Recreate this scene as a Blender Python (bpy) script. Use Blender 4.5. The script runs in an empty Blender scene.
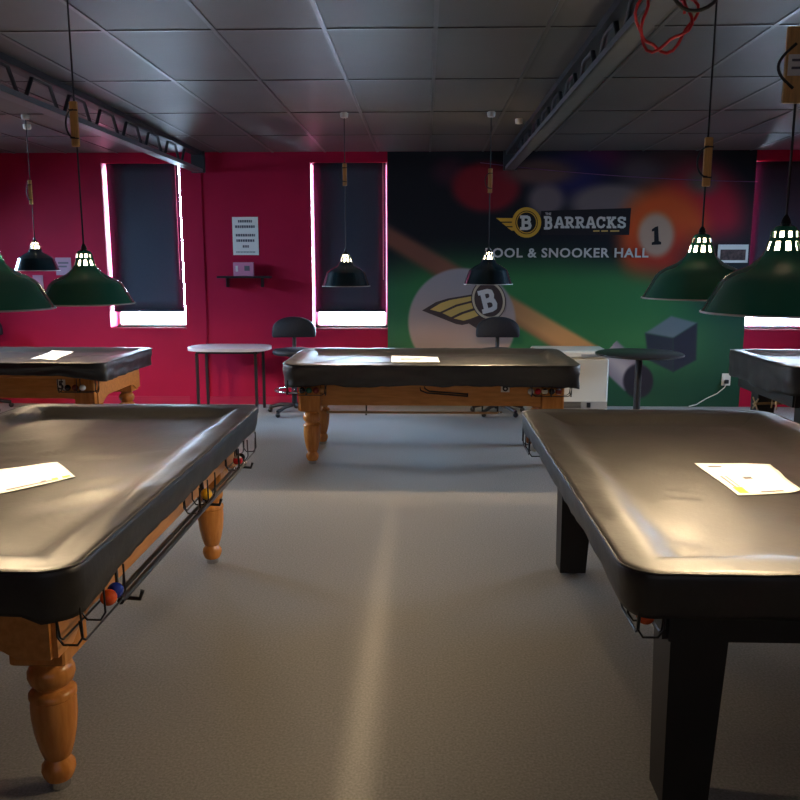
import bpy, math, random
from mathutils import Vector, Matrix, noise
random.seed(7)
S = bpy.context.scene
COL = S.collection
PI = math.pi

# ------------------------------------------------------------------ camera, world, lights, exposure
F_PX, CAM_H, HOR, VPX = 800.0, 1.65, 262.0, 425.0
TH = math.atan((400 - HOR) / F_PX)
AL = math.atan((VPX - 400) / F_PX * math.cos(TH))
cam = bpy.data.cameras.new('camera')
cam.sensor_width = 36.0
cam.lens = 36.0 * F_PX / 800.0
cam.clip_start = 0.05
camo = bpy.data.objects.new('camera', cam)
COL.objects.link(camo)
camo.location = (0, 0, CAM_H)
camo.rotation_euler = (PI / 2 - TH, 0, AL)
S.camera = camo

W = bpy.data.worlds.new('sky')
S.world = W
W.use_nodes = True
bg = W.node_tree.nodes['Background']
bg.inputs['Color'].default_value = (0.55, 0.76, 1.0, 1)
bg.inputs['Strength'].default_value = 115.0

S.view_settings.view_transform = 'Standard'
S.view_settings.look = 'None'
S.view_settings.gamma = 1.0
S.view_settings.exposure = 0.0
S.view_settings.use_curve_mapping = False


def area(name, loc, rot, sx, sy, power, color):
    l = bpy.data.lights.new(name, 'AREA')
    l.shape = 'RECTANGLE'; l.size = sx; l.size_y = sy; l.energy = power; l.color = color
    o = bpy.data.objects.new(name, l); COL.objects.link(o)
    o.location = loc; o.rotation_euler = rot
    return o


# added fill in daylight tones; the side and rear walls have no windows
FILL_BLUE = (0.45, 0.70, 1.0)
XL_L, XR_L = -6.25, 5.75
area('fill_rear_wall', (0.6, -3.05, 1.75), (PI / 2, 0, 0), 5.0, 1.4, 11, (0.82, 0.88, 1.0))  # weak fill added behind the camera to lift the room
for n_, x_, e_ in (('fill_left_wall', XL_L, 120), ('fill_right_wall', XR_L, 85)):  # unseen side fills added to brighten the far carpet and turn it bluer
    l_ = area(n_, (x_, 7.6, 2.2), (0, (-1 if x_ < 0 else 1) * PI * .36, 0), .9, 1.5, e_, FILL_BLUE)
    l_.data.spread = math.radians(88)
# portals: the sky is only seen through the back wall's windows
for wx, ww in ((-3.21, .89), (-.86, .86), (4.07, .87)):
    p_ = area('window_portal', (wx, 9.56, 1.85), (-PI / 2, 0, 0), ww, 1.9, 1, (1, 1, 1))
    p_.data.cycles.is_portal = True
LAMP_W = 60.0
LAMP_COL = (1.0, 0.74, 0.45)


# ------------------------------------------------------------------ helpers
def lin(c):
    return tuple(((v / 255) / 12.92 if v / 255 <= 0.04045 else ((v / 255 + 0.055) / 1.055) ** 2.4) for v in c)


def mat(name, col, rough=0.5, metal=0.0, spec=0.5, noise_scale=0, noise_amt=0.0, bump=0.0, bump_scale=None,
        rough_var=0.0, emit=None, emit_s=0.0, coat=0.0, stretch=None, col2=None):
    m = bpy.data.materials.new(name)
    m.use_nodes = True
    nt = m.node_tree; N = nt.nodes; L = nt.links
    b = N['Principled BSDF']
    b.inputs['Base Color'].default_value = (*col, 1)
    b.inputs['Roughness'].default_value = rough
    b.inputs['Metallic'].default_value = metal
    b.inputs['Specular IOR Level'].default_value = spec
    b.inputs['Coat Weight'].default_value = coat
    if emit:
        b.inputs['Emission Color'].default_value = (*emit, 1)
        b.inputs['Emission Strength'].default_value = emit_s
    if noise_scale or bump:
        tc = N.new('ShaderNodeTexCoord')
        mp = N.new('ShaderNodeMapping')
        L.new(tc.outputs['Object'], mp.inputs['Vector'])
        if stretch: mp.inputs['Scale'].default_value = stretch
        nz = N.new('ShaderNodeTexNoise')
        nz.inputs['Scale'].default_value = noise_scale or bump_scale
        nz.inputs['Detail'].default_value = 6
        L.new(mp.outputs[0], nz.inputs['Vector'])
        if noise_amt or col2:
            mx = N.new('ShaderNodeMix'); mx.data_type = 'RGBA'
            c2 = col2 or tuple(v * (1 - noise_amt) for v in col)
            mx.inputs['A'].default_value = (*c2, 1)
            mx.inputs['B'].default_value = (*col, 1)
            rp = N.new('ShaderNodeValToRGB')
            rp.color_ramp.elements[0].position = 0.32; rp.color_ramp.elements[1].position = 0.68
            L.new(nz.outputs[0], rp.inputs[0])
            L.new(rp.outputs[0], mx.inputs['Factor'])
            L.new(mx.outputs['Result'], b.inputs['Base Color'])
        if rough_var:
            mr = N.new('ShaderNodeMapRange')
            mr.inputs['To Min'].default_value = rough - rough_var; mr.inputs['To Max'].default_value = rough + rough_var
            L.new(nz.outputs[0], mr.inputs[0]); L.new(mr.outputs[0], b.inputs['Roughness'])
        if bump:
            nb = N.new('ShaderNodeTexNoise'); nb.inputs['Scale'].default_value = bump_scale or noise_scale
            nb.inputs['Detail'].default_value = 5
            L.new(mp.outputs[0], nb.inputs['Vector'])
            bp = N.new('ShaderNodeBump'); bp.inputs['Strength'].default_value = bump
            bp.inputs['Distance'].default_value = 0.01
            L.new(nb.outputs[0], bp.inputs['Height']); L.new(bp.outputs[0], b.inputs['Normal'])
    return m


class MB:
    """collects shapes into one mesh"""
    def __init__(s): s.v = []; s.f = []; s.cols = None

    def add(s, vs, fs):
        k = len(s.v); s.v += [tuple(p) for p in vs]; s.f += [tuple(i + k for i in f) for f in fs]
        return s

    def box(s, a, b, bev=0.0):
        (x0, y0, z0), (x1, y1, z1) = a, b
        if bev <= 0:
            return s.add([(x0, y0, z0), (x1, y0, z0), (x1, y1, z0), (x0, y1, z0), (x0, y0, z1), (x1, y0, z1), (x1, y1, z1), (x0, y1, z1)],
                         [(0, 3, 2, 1), (4, 5, 6, 7), (0, 1, 5, 4), (1, 2, 6, 5), (2, 3, 7, 6), (3, 0, 4, 7)])
        # rings: chamfered box
        def ring(i, z):
            return [(x0 + i + c, y0 + i, z) if False else p for p in
                    [(x0 + i + bev, y0 + i, z), (x1 - i - bev, y0 + i, z), (x1 - i, y0 + i + bev, z), (x1 - i, y1 - i - bev, z),
                     (x1 - i - bev, y1 - i, z), (x0 + i + bev, y1 - i, z), (x0 + i, y1 - i - bev, z), (x0 + i, y0 + i + bev, z)]]
        R = [ring(bev, z0), ring(0, z0 + bev), ring(0, z1 - bev), ring(bev, z1)]
        # shrink ring with bev inset needs non-degenerate corners
        vs = [p for r in R for p in r]; fs = [tuple(reversed(range(8))), tuple(range(24, 32))]
        for k in range(3):
            for i in range(8):
                j = (i + 1) % 8
                fs.append((k * 8 + i, k * 8 + j, k * 8 + 8 + j, k * 8 + 8 + i))
        return s.add(vs, fs)

    def frustum(s, c0, h0, c1, h1):
        """square post from rectangle (centre c0, half sizes h0) to (c1, h1)"""
        vs = []
        for c, h in ((c0, h0), (c1, h1)):
            for sx, sy in ((-1, -1), (1, -1), (1, 1), (-1, 1)):
                vs.append((c[0] + sx * h[0], c[1] + sy * h[1], c[2]))
        return s.add(vs, [(0, 3, 2, 1), (4, 5, 6, 7), (0, 1, 5, 4), (1, 2, 6, 5), (2, 3, 7, 6), (3, 0, 4, 7)])

    def lathe(s, prof, c=(0, 0, 0), n=32, caps=True, skip=None):
        k = len(s.v)
        for r, z in prof:
            for i in range(n):
                a = 2 * PI * i / n
                s.v.append((c[0] + r * math.cos(a), c[1] + r * math.sin(a), c[2] + z))
        m = len(prof)
        for j in range(m - 1):
            for i in range(n):
                if skip and skip(j, i): continue
                i2 = (i + 1) % n
                s.f.append((k + j * n + i, k + j * n + i2, k + (j + 1) * n + i2, k + (j + 1) * n + i))
        if caps:
            s.f.append(tuple(k + i for i in reversed(range(n))))
            s.f.append(tuple(k + (m - 1) * n + i for i in range(n)))
        return s

    def tube(s, pts, r, n=8, closed=False):
        pts = [Vector(p) for p in pts]
        m = len(pts); k = len(s.v)
        up = None
        for i in range(m):
            if closed: t = pts[(i + 1) % m] - pts[i - 1]
            else: t = pts[min(i + 1, m - 1)] - pts[max(i - 1, 0)]
            t.normalize()
            if up is None:
                up = Vector((0, 0, 1)) if abs(t.z) < 0.9 else Vector((1, 0, 0))
            a = t.cross(up)
            if a.length < 1e-5: a = t.orthogonal()
            a.normalize(); b = a.cross(t).normalized(); up = b
            for q in range(n):
                an = 2 * PI * q / n
                s.v.append(tuple(pts[i] + a * (r * math.cos(an)) + b * (r * math.sin(an))))
        for i in range(m if closed else m - 1):
            i2 = (i + 1) % m
            for q in range(n):
                q2 = (q + 1) % n
                s.f.append((k + i * n + q, k + i * n + q2, k + i2 * n + q2, k + i2 * n + q))
        if not closed:
            s.f.append(tuple(k + q for q in reversed(range(n)))); s.f.append(tuple(k + (m - 1) * n + q for q in range(n)))
        return s

    def sphere(s, c, r, n=20, m=12, sz=1.0):
        prof = [(max(r * math.sin(PI * j / m), 1e-4), -r * sz * math.cos(PI * j / m)) for j in range(m + 1)]
        return s.lathe(prof, c, n)

    def prism(s, poly, y0, y1):
        """polygon in the xz plane pushed from y0 to y1"""
        n = len(poly)
        vs = [(x, y0, z) for x, z in poly] + [(x, y1, z) for x, z in poly]
        fs = [tuple(range(n)), tuple(reversed(range(n, 2 * n)))]
        for i in range(n):
            j = (i + 1) % n
            fs.append((i, n + i, n + j, j))
        return s.add(vs, fs)

    def build(s, name, m, parent=None, smooth=None, loc=None):
        me = bpy.data.meshes.new(name)
        me.from_pydata(s.v, [], s.f)
        import bmesh
        bm = bmesh.new(); bm.from_mesh(me)
        bmesh.ops.recalc_face_normals(bm, faces=bm.faces)
        bm.to_mesh(me); bm.free()
        me.materials.append(m)
        if smooth is not None:
            me.polygons.foreach_set('use_smooth', [True] * len(me.polygons))
            if smooth < 179:
                me.set_sharp_from_angle(angle=math.radians(smooth))
        me.update()
        o = bpy.data.objects.new(name, me); COL.objects.link(o)
        if parent: o.parent = parent
        if loc: o.location = loc
        return o


def tag(o, label=None, cat=None, group=None, kind=None):
    if label: o['label'] = label
    if cat: o['category'] = cat
    if group: o['group'] = group
    if kind: o['kind'] = kind
    return o


def empty(name, loc, label, cat, rz=0.0, group=None):
    o = bpy.data.objects.new(name, None); COL.objects.link(o)
    o.empty_display_size = 0.1
    o.location = loc; o.rotation_euler = (0, 0, rz)
    return tag(o, label, cat, group)


def struct(mb, name, m, smooth=None):
    return tag(mb.build(name, m, smooth=smooth), kind='structure')


def copy_tree(o, parent=None):
    c = o.copy(); COL.objects.link(c)
    if parent: c.parent = parent
    for ch in list(o.children): copy_tree(ch, c)
    return c


def text_mesh(name, body, size, m, parent, loc, rot=(PI / 2, 0, 0), bold=0.0, depth=0.001, align='LEFT', sx=1.0, spacing=1.0):
    cu = bpy.data.curves.new(name, 'FONT'); cu.body = body; cu.size = size; cu.offset = bold; cu.extrude = depth
    cu.align_x = align; cu.resolution_u = 3; cu.space_character = spacing
    t = bpy.data.objects.new('tmp', cu); COL.objects.link(t)
    dg = bpy.context.evaluated_depsgraph_get()
    me = bpy.data.meshes.new_from_object(t.evaluated_get(dg))
    bpy.data.objects.remove(t); bpy.data.curves.remove(cu)
    me.name = name
    me.materials.clear(); me.materials.append(m)
    o = bpy.data.objects.new(name, me); COL.objects.link(o)
    if parent: o.parent = parent
    o.location = loc; o.rotation_euler = rot; o.scale = (sx, 1, 1)
    return o


# ------------------------------------------------------------------ materials
M = {}
M['red'] = mat('red_wall_paint', (0.42, 0.005, 0.046), 0.6, spec=0.2, noise_scale=3, noise_amt=0.10, bump=0.06, bump_scale=60)
M['reddark'] = mat('red_trim_paint', (0.40, 0.006, 0.045), 0.5)
M['carpet'] = mat('grey_carpet', (0.33, 0.325, 0.32), 0.85, spec=0.4, noise_scale=110, noise_amt=0.35, bump=0.5, bump_scale=420)
M['ceil'] = mat('dark_ceiling_tile', (0.135, 0.129, 0.130), 0.5, spec=0.4, noise_scale=1.3, noise_amt=0.16, bump=0.05, bump_scale=140)
M['grid'] = mat('ceiling_grid_metal', (0.10, 0.095, 0.095), 0.35, spec=0.6)
M['steel'] = mat('grey_painted_steel', (0.13, 0.13, 0.14), 0.42, spec=0.5, noise_scale=12, noise_amt=0.15)
M['steeldark'] = mat('dark_truss_steel', (0.035, 0.035, 0.04), 0.5)
M['vinyl'] = mat('black_vinyl', (0.011, 0.0098, 0.009), 0.46, spec=0.85, noise_scale=7, rough_var=0.06, bump=0.10, bump_scale=38)
M['wood'] = mat('honey_timber', (0.64, 0.285, 0.075), 0.30, spec=0.5, noise_scale=5, col2=(0.50, 0.20, 0.045), stretch=(1.2, 9, 9), bump=0.02, bump_scale=30)
M['woodleg'] = mat('honey_timber_turned', (0.64, 0.275, 0.070), 0.24, spec=0.5, noise_scale=5, col2=(0.49, 0.185, 0.04), stretch=(9, 9, 1.0))
M['blackwood'] = mat('black_stained_timber', (0.014, 0.013, 0.012), 0.45, noise_scale=8, noise_amt=0.3)
M['wire'] = mat('black_coated_wire', (0.012, 0.012, 0.012), 0.4)
M['chrome'] = mat('bright_metal', (0.65, 0.65, 0.66), 0.22, metal=1.0)
M['green'] = mat('green_enamel', (0.032, 0.28, 0.165), 0.25, spec=0.6, coat=1.0)
M['navy'] = mat('dark_teal_enamel', (0.006, 0.030, 0.040), 0.2, spec=0.6, coat=1.0)
M['white'] = mat('white_enamel', (0.82, 0.80, 0.74), 0.35)
M['bulb'] = mat('lit_bulb', (1, 0.9, 0.7), 0.4, emit=(1.0, 0.86, 0.6), emit_s=14.0)
M['black'] = mat('black_plastic', (0.012, 0.012, 0.014), 0.4)
M['cord'] = mat('dark_flex', (0.015, 0.015, 0.016), 0.6)
M['plywood'] = mat('pale_timber_offcut', (0.78, 0.44, 0.15), 0.6, noise_scale=20, noise_amt=0.25, stretch=(8, 8, 1))
M['rose'] = mat('cream_ceiling_rose', (0.7, 0.66, 0.6), 0.5)
M['paper'] = mat('white_paper', (0.85, 0.84, 0.80), 0.75, noise_scale=30, noise_amt=0.03)
M['paperpink'] = mat('pink_paper', (0.62, 0.22, 0.36), 0.7)
M['ink'] = mat('grey_ink', (0.14, 0.13, 0.15), 0.8)
M['yellow'] = mat('yellow_ink', (0.75, 0.55, 0.05), 0.7)
M['blind'] = mat('charcoal_blind_fabric', (0.045, 0.058, 0.085), 0.75, spec=0.3, noise_scale=60, noise_amt=0.12, bump=0.1, bump_scale=300)
M['cloth'] = mat('black_upholstery', (0.016, 0.017, 0.026), 0.6, spec=0.4, noise_scale=40, noise_amt=0.25, bump=0.1, bump_scale=200)
M['palelam'] = mat('pale_laminate', (0.60, 0.55, 0.60), 0.3)
M['freezer'] = mat('cream_white_enamel', (0.66, 0.63, 0.56), 0.4)
M['greyvent'] = mat('grey_vent_plastic', (0.30, 0.29, 0.28), 0.5)
M['redcable'] = mat('red_cable', (0.60, 0.02, 0.03), 0.4)
M['purple'] = mat('purple_string', (0.16, 0.05, 0.16), 0.6)
M['plate'] = mat('white_plastic', (0.75, 0.74, 0.70), 0.4)
M['brass'] = mat('pale_brass', (0.72, 0.60, 0.42), 0.3, metal=0.7)
M['cuewood'] = mat('cue_timber', (0.40, 0.23, 0.10), 0.35, noise_scale=6, noise_amt=0.3, stretch=(1, 8, 8))
for n_, c_ in dict(orange=(0.75, 0.10, 0.02), blue=(0.02, 0.05, 0.40), yellow=(0.85, 0.50, 0.03), red=(0.60, 0.02, 0.03), white=(0.80, 0.76, 0.66),
                   black=(0.01, 0.01, 0.01), green=(0.01, 0.12, 0.06), tan=(0.65, 0.35, 0.12), maroon=(0.22, 0.03, 0.02), brown=(0.35, 0.13, 0.05)).items():
    M['ball_' + n_] = mat(n_ + '_ball_resin', c_, 0.12, spec=0.6)
gl = bpy.data.materials.new('window_glass'); gl.use_nodes = True
nt = gl.node_tree; nt.nodes.clear()
o_ = nt.nodes.new('ShaderNodeOutputMaterial'); mx = nt.nodes.new('ShaderNodeMixShader'); tr = nt.nodes.new('ShaderNodeBsdfTransparent'); gs = nt.nodes.new('ShaderNodeBsdfGlossy')
gs.inputs['Roughness'].default_value = 0.03; mx.inputs[0].default_value = 0.06
nt.links.new(tr.outputs[0], mx.inputs[1]); nt.links.new(gs.outputs[0], mx.inputs[2]); nt.links.new(mx.outputs[0], o_.inputs[0])
M['glass'] = gl

# ------------------------------------------------------------------ room shell
YW, CZ = 9.22, 2.86
XL, XR, YF = -6.3, 5.8, -3.1
struct(MB().box((XL - .2, YF - .2, -0.1), (XR + .2, YW + 0.4, 0)), 'floor', M['carpet'])
struct(MB().box((XL - .2, YF - .2, CZ), (XR + .2, YW + 0.4, CZ + .12)), 'ceiling', M['ceil'])
# suspended ceiling grid: tee bars
g = MB()
x = -1.665 - 0.59 * 8
while x < XR:
    if x > XL: g.box((x - .012, YF, CZ - .006), (x + .012, YW - .001, CZ + .01))
    x += 0.585
y = 4.47 - 1.19 * 6
while y < YW:
    g.box((XL, y - .012, CZ - .005), (XR, y + .012, CZ + .01)); y += 1.19
struct(g, 'trim_1', M['grid'])

wins = [(-3.655, -2.765, 0.90, 2.80), (-1.29, -0.43, 0.90, 2.80), (3.635, 4.50, 0.90, 2.80)]
WT = 0.32   # wall thickness
w = MB()
xs = XL - .2
for (a, b, z0, z1) in wins:
    w.box((xs, YW, 0), (a, YW + WT, CZ))
    w.box((a, YW, 0), (b, YW + WT, z0)); w.box((a, YW, z1), (b, YW + WT, CZ))
    xs = b
w.box((xs, YW, 0), (XR + .2, YW + WT, CZ))
struct(w, 'wall_back', M['red'])
# shallow pier right of the first window, carrying the truss
struct(MB().box((-2.76, YW - .012, 0), (-2.525, YW + .01, CZ)), 'trim_2', M['red'])


def side_wall(name, x0, x1, openings):
    m = MB(); ys = YF - .2
    for (a, b, z0, z1) in openings:
        m.box((x0, ys, 0), (x1, a, CZ)); m.box((x0, a, 0), (x1, b, z0)); m.box((x0, a, z1), (x1, b, CZ)); ys = b
    m.box((x0, ys, 0), (x1, YW + .3, CZ))
    struct(m, name, M['red'])


side_wall('wall_left', XL - .2, XL, [])
side_wall('wall_right', XR, XR + .2, [])
struct(MB().box((XL - .2, YF - .2, 0), (XR + .2, YF, CZ)), 'wall_front', M['red'])

# windows: glazing and frame set deep in the reveal, sill, roller blind
LBL = ['charcoal roller blind in the window below the lattice truss end',
       'charcoal roller blind in the middle window next to the painted mural',
       'charcoal roller blind in the window past the far edge of the mural']
for i, (a, b, z0, z1) in enumerate(wins):
    fr = MB(); t = .035; y0, y1 = YW + .24, YW + .29
    fr.box((a, y0, z0), (a + t, y1, z1)); fr.box((b - t, y0, z0), (b, y1, z1)); fr.box((a, y0, z0), (b, y1, z0 + .02)); fr.box((a, y0, z1 - t), (b, y1, z1))
    wf = struct(fr, 'window_%d' % (i + 1), M['plate'])
    MB().box((a + t, YW + .262, z0 + .02), (b - t, YW + .268, z1 - t)).build('glass_pane', M['glass'], wf)
    MB().box((a, YW - .006, z0 - .02), (b, YW + .24, z0), .002).build('window_sill', M['reddark'], wf)
    MB().box((a, YW + .004, z1 - .055), (b, YW + .055, z1)).build('pelmet_board', M['red'], wf)
    r = empty('roller_blind', ((a + b) / 2, YW + .09, 0), LBL[i], 'window blind', group=None)
    h = (b - a) / 2
    gl_, gr_ = [(0.022, 0.04), (0.026, 0.018), (0.03, 0.03)][i]
    ztop = 2.79
    # cloth with the faintest billow, sealed thickness
    nb = 14; cl = MB(); vs = []; fs = []
    for j in range(nb + 1):
        z = 1.095 + (ztop - .03 - 1.095) * j / nb
        for q in range(9):
            xx = -h + gl_ + (2 * h - gl_ - gr_) * q / 8
            vs.append((xx, .004 * math.sin(j * .7 + i) * math.sin(PI * q / 8), z))
    for j in range(nb):
        for q in range(8): fs.append((j * 9 + q, j * 9 + q + 1, (j + 1) * 9 + q + 1, (j + 1) * 9 + q))
    bo = cl.add(vs, fs).build('blind_cloth', M['blind'], r, smooth=60)
    so = bo.modifiers.new('thick', 'SOLIDIFY'); so.thickness = .003
    MB().box((-h + gl_, -.012, 1.075), (h - gr_, .012, 1.1), .004).build('bottom_bar', M['blind'], r)
    MB().tube([(-h + .004, .012, ztop - .022), (h - .004, .012, ztop - .022)], .02, 16).box((-h + .002, .03, ztop - .06), (h - .002, .036, ztop + .008)).build('roller_tube', M['steel'], r, smooth=40)
    # bead chain
    MB().tube([(h - gr_ - .03, -.02, ztop - .03), (h - gr_ - .03, -.02, 1.45)], .0025, 6).build('pull_chain', M['plate'], r)

# skirting
struct(MB().box((-2.525, YW - .012, 0), (-1.29, YW, .09)).box((XL, YW - .012, 0), (-2.76, YW, .09)), 'baseboard_back', M['reddark'])


# ------------------------------------------------------------------ lattice trusses below the ceiling
def truss(x, y0, y1, zb, label, side, pitch):
    t = empty('lattice_truss', (x, y0, CZ), label, 'roof truss')
    Lh = y1 - y0; zt = -.012; z0 = zb - CZ
    a = MB().box((-.05, 0, zt - .03), (.05, Lh, .0)).build('top_chord', M['steeldark'], t)
    bmb = MB().box((-.05, 0, z0), (.05, Lh, z0 + .012)).box((side * .05 - .006, 0, z0), (side * .05 + .006, Lh, z0 + .035))
    bmb.build('bottom_chord', M['steel'], t)
    n = int(Lh / pitch); zz = []
    for k in range(n):
        ya = k * pitch
        zz += [(0, ya, zt - .03), (0, ya + .42 * pitch, zt - .03), (0, ya + pitch * .64, z0 + .018), (0, ya + pitch * .76, z0 + .018), (0, ya + .98 * pitch, zt - .03)]
    wm = MB().tube(zz, .014, 6)
    wm.build('web', M['steeldark'], t, smooth=60)
    MB().box((-.075, Lh - .03, z0 - .005), (.075, Lh, 0)).build('end_plate', M['steeldark'], t)
    return t


truss(-2.53, -2.9, 9.165, 2.635, 'grey open lattice truss ending above the window of the first roller blind', 1, .55)
truss(0.935, -2.9, 9.2, 2.655, 'grey open lattice truss with red cable wound on it, ending above the mural', -1, .55)

# red cable coil and black lead hanging on the truss
cb = MB(); pts = []
for k in range(70):
    a = 2 * PI * k / 32; rr = .115 + .015 * math.sin(k * .9)
    pts.append((.90 + rr * .80 * math.cos(a) + .002 * k * .3 - .02, 3.25 + .05 * math.sin(k * .37) + .0006 * k, 2.575 + rr * math.sin(a)))
tag(cb.tube(pts, .006, 8).build('cable_coil', M['redcable'], smooth=60), 'coiled red cable hooked around the lattice truss nearest the mural', 'cable')
pts = [(.93 + .09 * math.sin(2 * PI * k / 24) + .04, 3.12 + .004 * math.cos(k), 2.63 + .085 * math.cos(2 * PI * k / 24)) for k in range(25)]
tag(MB().tube(pts, .007, 8).build('cable_loop', M['cord'], smooth=60), 'loop of black cable beside the red coil on the truss', 'cable')

# ------------------------------------------------------------------ mural on the back wall
CP = Vector((0, 0, CAM_H))
Fv = Vector((-math.sin(AL) * math.cos(TH), math.cos(AL) * math.cos(TH), -math.sin(TH)))
Rv = Vector((math.cos(AL), math.sin(AL), 0)); Uv = Rv.cross(Fv)


def wall_pt(px, py, Y=YW):
    """a measured mark of the photograph as metres on the back wall (x, z)"""
    d = Fv * F_PX + Rv * (px - 400) - Uv * (py - 400)
    t = Y / d.y
    return (d.x * t, CAM_H + d.z * t)


def px_of(x, z, Y=YW):
    v = Vector((x, Y, z)) - CP; zc = v.dot(Fv)
    return 400 + F_PX * v.dot(Rv) / zc, 400 - F_PX * v.dot(Uv) / zc


def sstep(a, b, v):
    t = min(1, max(0, (v - a) / (b - a))); return t * t * (3 - 2 * t)


def mixc(a, b, t): return tuple(p + (q - p) * t for p, q in zip(a, b))


def seg(p, a, b):
    ax, ay = a; bx, by = b; dx, dy = bx - ax, by - ay
    t = ((p[0] - ax) * dx + (p[1] - ay) * dy) / (dx * dx + dy * dy)
    return t, math.hypot(p[0] - ax - t * dx, p[1] - ay - t * dy)


def in_poly(p, poly):
    """signed distance, negative inside"""
    d = 1e9; ins = False; n = len(poly)
    for i in range(n):
        a, b = poly[i], poly[(i + 1) % n]
        t, _ = seg(p, a, b); t = min(1, max(0, t))
        d = min(d, math.hypot(p[0] - a[0] - t * (b[0] - a[0]), p[1] - a[1] - t * (b[1] - a[1])))
        if (a[1] > p[1]) != (b[1] > p[1]) and p[0] < (b[0] - a[0]) * (p[1] - a[1]) / (b[1] - a[1]) + a[0]: ins = not ins
    return -d if ins else d


def mural_col(u, v):
    c = (12, 13, 20)
    # baize
    hz = 262 + 16 * sstep(540, 700, u) + 26 * sstep(660, 720, u) + 8 * sstep(450, 390, u)
    gcol = mixc((44, 96, 52), (20, 62, 46), sstep(640, 745, u))
    gcol = mixc(gcol, (38, 88, 56), sstep(430, 388, u))
    gcol = mixc(gcol, (14, 52, 38), sstep(330, 395, v) * .8)
    c = mixc(c, gcol, sstep(hz - 30, hz + 24, v))
    def disc(c, cx, cy, rx, ry, col, soft):
        d = math.hypot((u - cx) / rx, (v - cy) / ry)
        return mixc(c, col, 1 - sstep(1 - soft, 1 + soft, d))
    c = disc(c, 450, 172, 16, 13, (48, 20, 34), .7)
    c = disc(c, 600, 158, 26, 14, (70, 16, 48), .8)
    c = disc(c, 572, 176, 34, 22, (26, 22, 66), .7)
    c = disc(c, 680, 165, 34, 26, (58, 34, 34), .8)
    c = disc(c, 640, 172, 22, 16, (66, 52, 58), .7)
    c = disc(c, 486, 187, 34, 25, (104, 14, 26), .22)
    c = disc(c, 540, 172, 34, 13, (80, 56, 52), .5)
    c = disc(c, 546, 200, 18, 16, (92, 78, 80), .4)
    c = disc(c, 612, 204, 42, 20, (96, 82, 82), .3)
    c = disc(c, 702, 212, 42, 44, (150, 16, 40), .45)
    c = disc(c, 702, 182, 16, 12, (80, 70, 62), .7)
    c = disc(c, 664, 238, 45, 52, (172, 66, 20), .3)
    c = disc(c, 668, 262, 36, 30, (150, 34, 18), .6)
    c = disc(c, 656, 235, 18, 22, (150, 122, 104), .25)
    c = disc(c, 640, 300, 60, 26, gcol, .7)
    c = disc(c, 720, 268, 36, 30, (20, 26, 30), .7)
    # cue
    t, d = seg((u, v), (388, 236), (576, 348))
    up = (u - 388) * (348 - 236) - (v - 236) * (576 - 388)
    hw = 9.2 + 2.8 * t
    k = 1 - sstep(hw - 2.5 - 3 * (1 - t), hw + 2.5 + 3 * (1 - t), d)
    cc = mixc((104, 62, 50), (178, 124, 74), sstep(.15, .95, t))
    cc = mixc(cc, (100, 62, 40), sstep(-.2, -1.0, (1 if up > 0 else -1) * d / hw) * .5)
    if -.3 < t < 1.18: c = mixc(c, cc, k)
    # ferrule and tip
    t, d = seg((u, v), (606, 352), (636, 380))
    if 0 < t < 1.0: c = mixc(c, mixc((150, 136, 136), (110, 100, 108), sstep(0, 16, d)), 1 - sstep(14, 17, d))
    c = disc(c, 638, 381, 15, 17, (26, 22, 34), .12)
    # the white ball in front
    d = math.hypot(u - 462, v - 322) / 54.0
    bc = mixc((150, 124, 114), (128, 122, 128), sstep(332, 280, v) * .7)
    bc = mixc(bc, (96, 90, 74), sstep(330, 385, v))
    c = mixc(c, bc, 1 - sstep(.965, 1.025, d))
    # chalk cube
    for poly, col in (([(645, 333), (671, 316), (697, 323), (673, 338)], (84, 94, 100)), ([(645, 333), (673, 338), (673, 372), (648, 360)], (28, 34, 46)), ([(673, 338), (697, 323), (696, 360), (673, 372)], (24, 27, 44))):
        c = mixc(c, col, 1 - sstep(-1.5, 1.5, in_poly((u, v), poly)))
    return c


mx0, mx1, mz0, mz1 = -0.425, 3.632, 0.0, CZ - .002
mural = empty('mural', (mx0, YW - .006, 0), 'huge printed pool mural with white ball, cue and hall name filling the back wall', 'mural')
nx, nz = 370, 262
mb = MB()
vs = [(0 + (mx1 - mx0) * i / nx, 0, mz0 + (mz1 - mz0) * j / nz) for j in range(nz + 1) for i in range(nx + 1)]
fs = [(j * (nx + 1) + i, j * (nx + 1) + i + 1, (j + 1) * (nx + 1) + i + 1, (j + 1) * (nx + 1) + i) for j in range(nz) for i in range(nx)]
mb.add(vs, fs)
mm = mat('printed_mural', (0.1, 0.1, 0.1), 0.55, spec=0.3)
at_ = mm.node_tree.nodes.new('ShaderNodeAttribute'); at_.attribute_name = 'print'
mm.node_tree.links.new(at_.outputs['Color'], mm.node_tree.nodes['Principled BSDF'].inputs['Base Color'])
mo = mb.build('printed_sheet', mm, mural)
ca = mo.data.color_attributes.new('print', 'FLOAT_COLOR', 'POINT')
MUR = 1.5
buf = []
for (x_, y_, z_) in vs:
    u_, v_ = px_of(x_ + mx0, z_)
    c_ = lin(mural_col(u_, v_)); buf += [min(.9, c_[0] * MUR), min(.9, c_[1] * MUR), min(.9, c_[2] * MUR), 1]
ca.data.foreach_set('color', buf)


def ink(name, rgb, k=MUR):
    return mat(name, tuple(min(.9, v * k) for v in lin(rgb)), .5, spec=.3)


I_y = ink('mural_yellow', (176, 130, 42)); I_w = ink('mural_white', (172, 166, 160)); I_k = ink('mural_black', (16, 12, 16)); I_d = ink('mural_brown', (62, 46, 44))
I_panel = ink('mural_panel', (24, 20, 24)); I_cream = ink('mural_cream', (168, 150, 128)); I_gold = ink('mural_gold', (176, 140, 76)); I_g = ink('mural_grey', (178, 168, 164))


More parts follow.
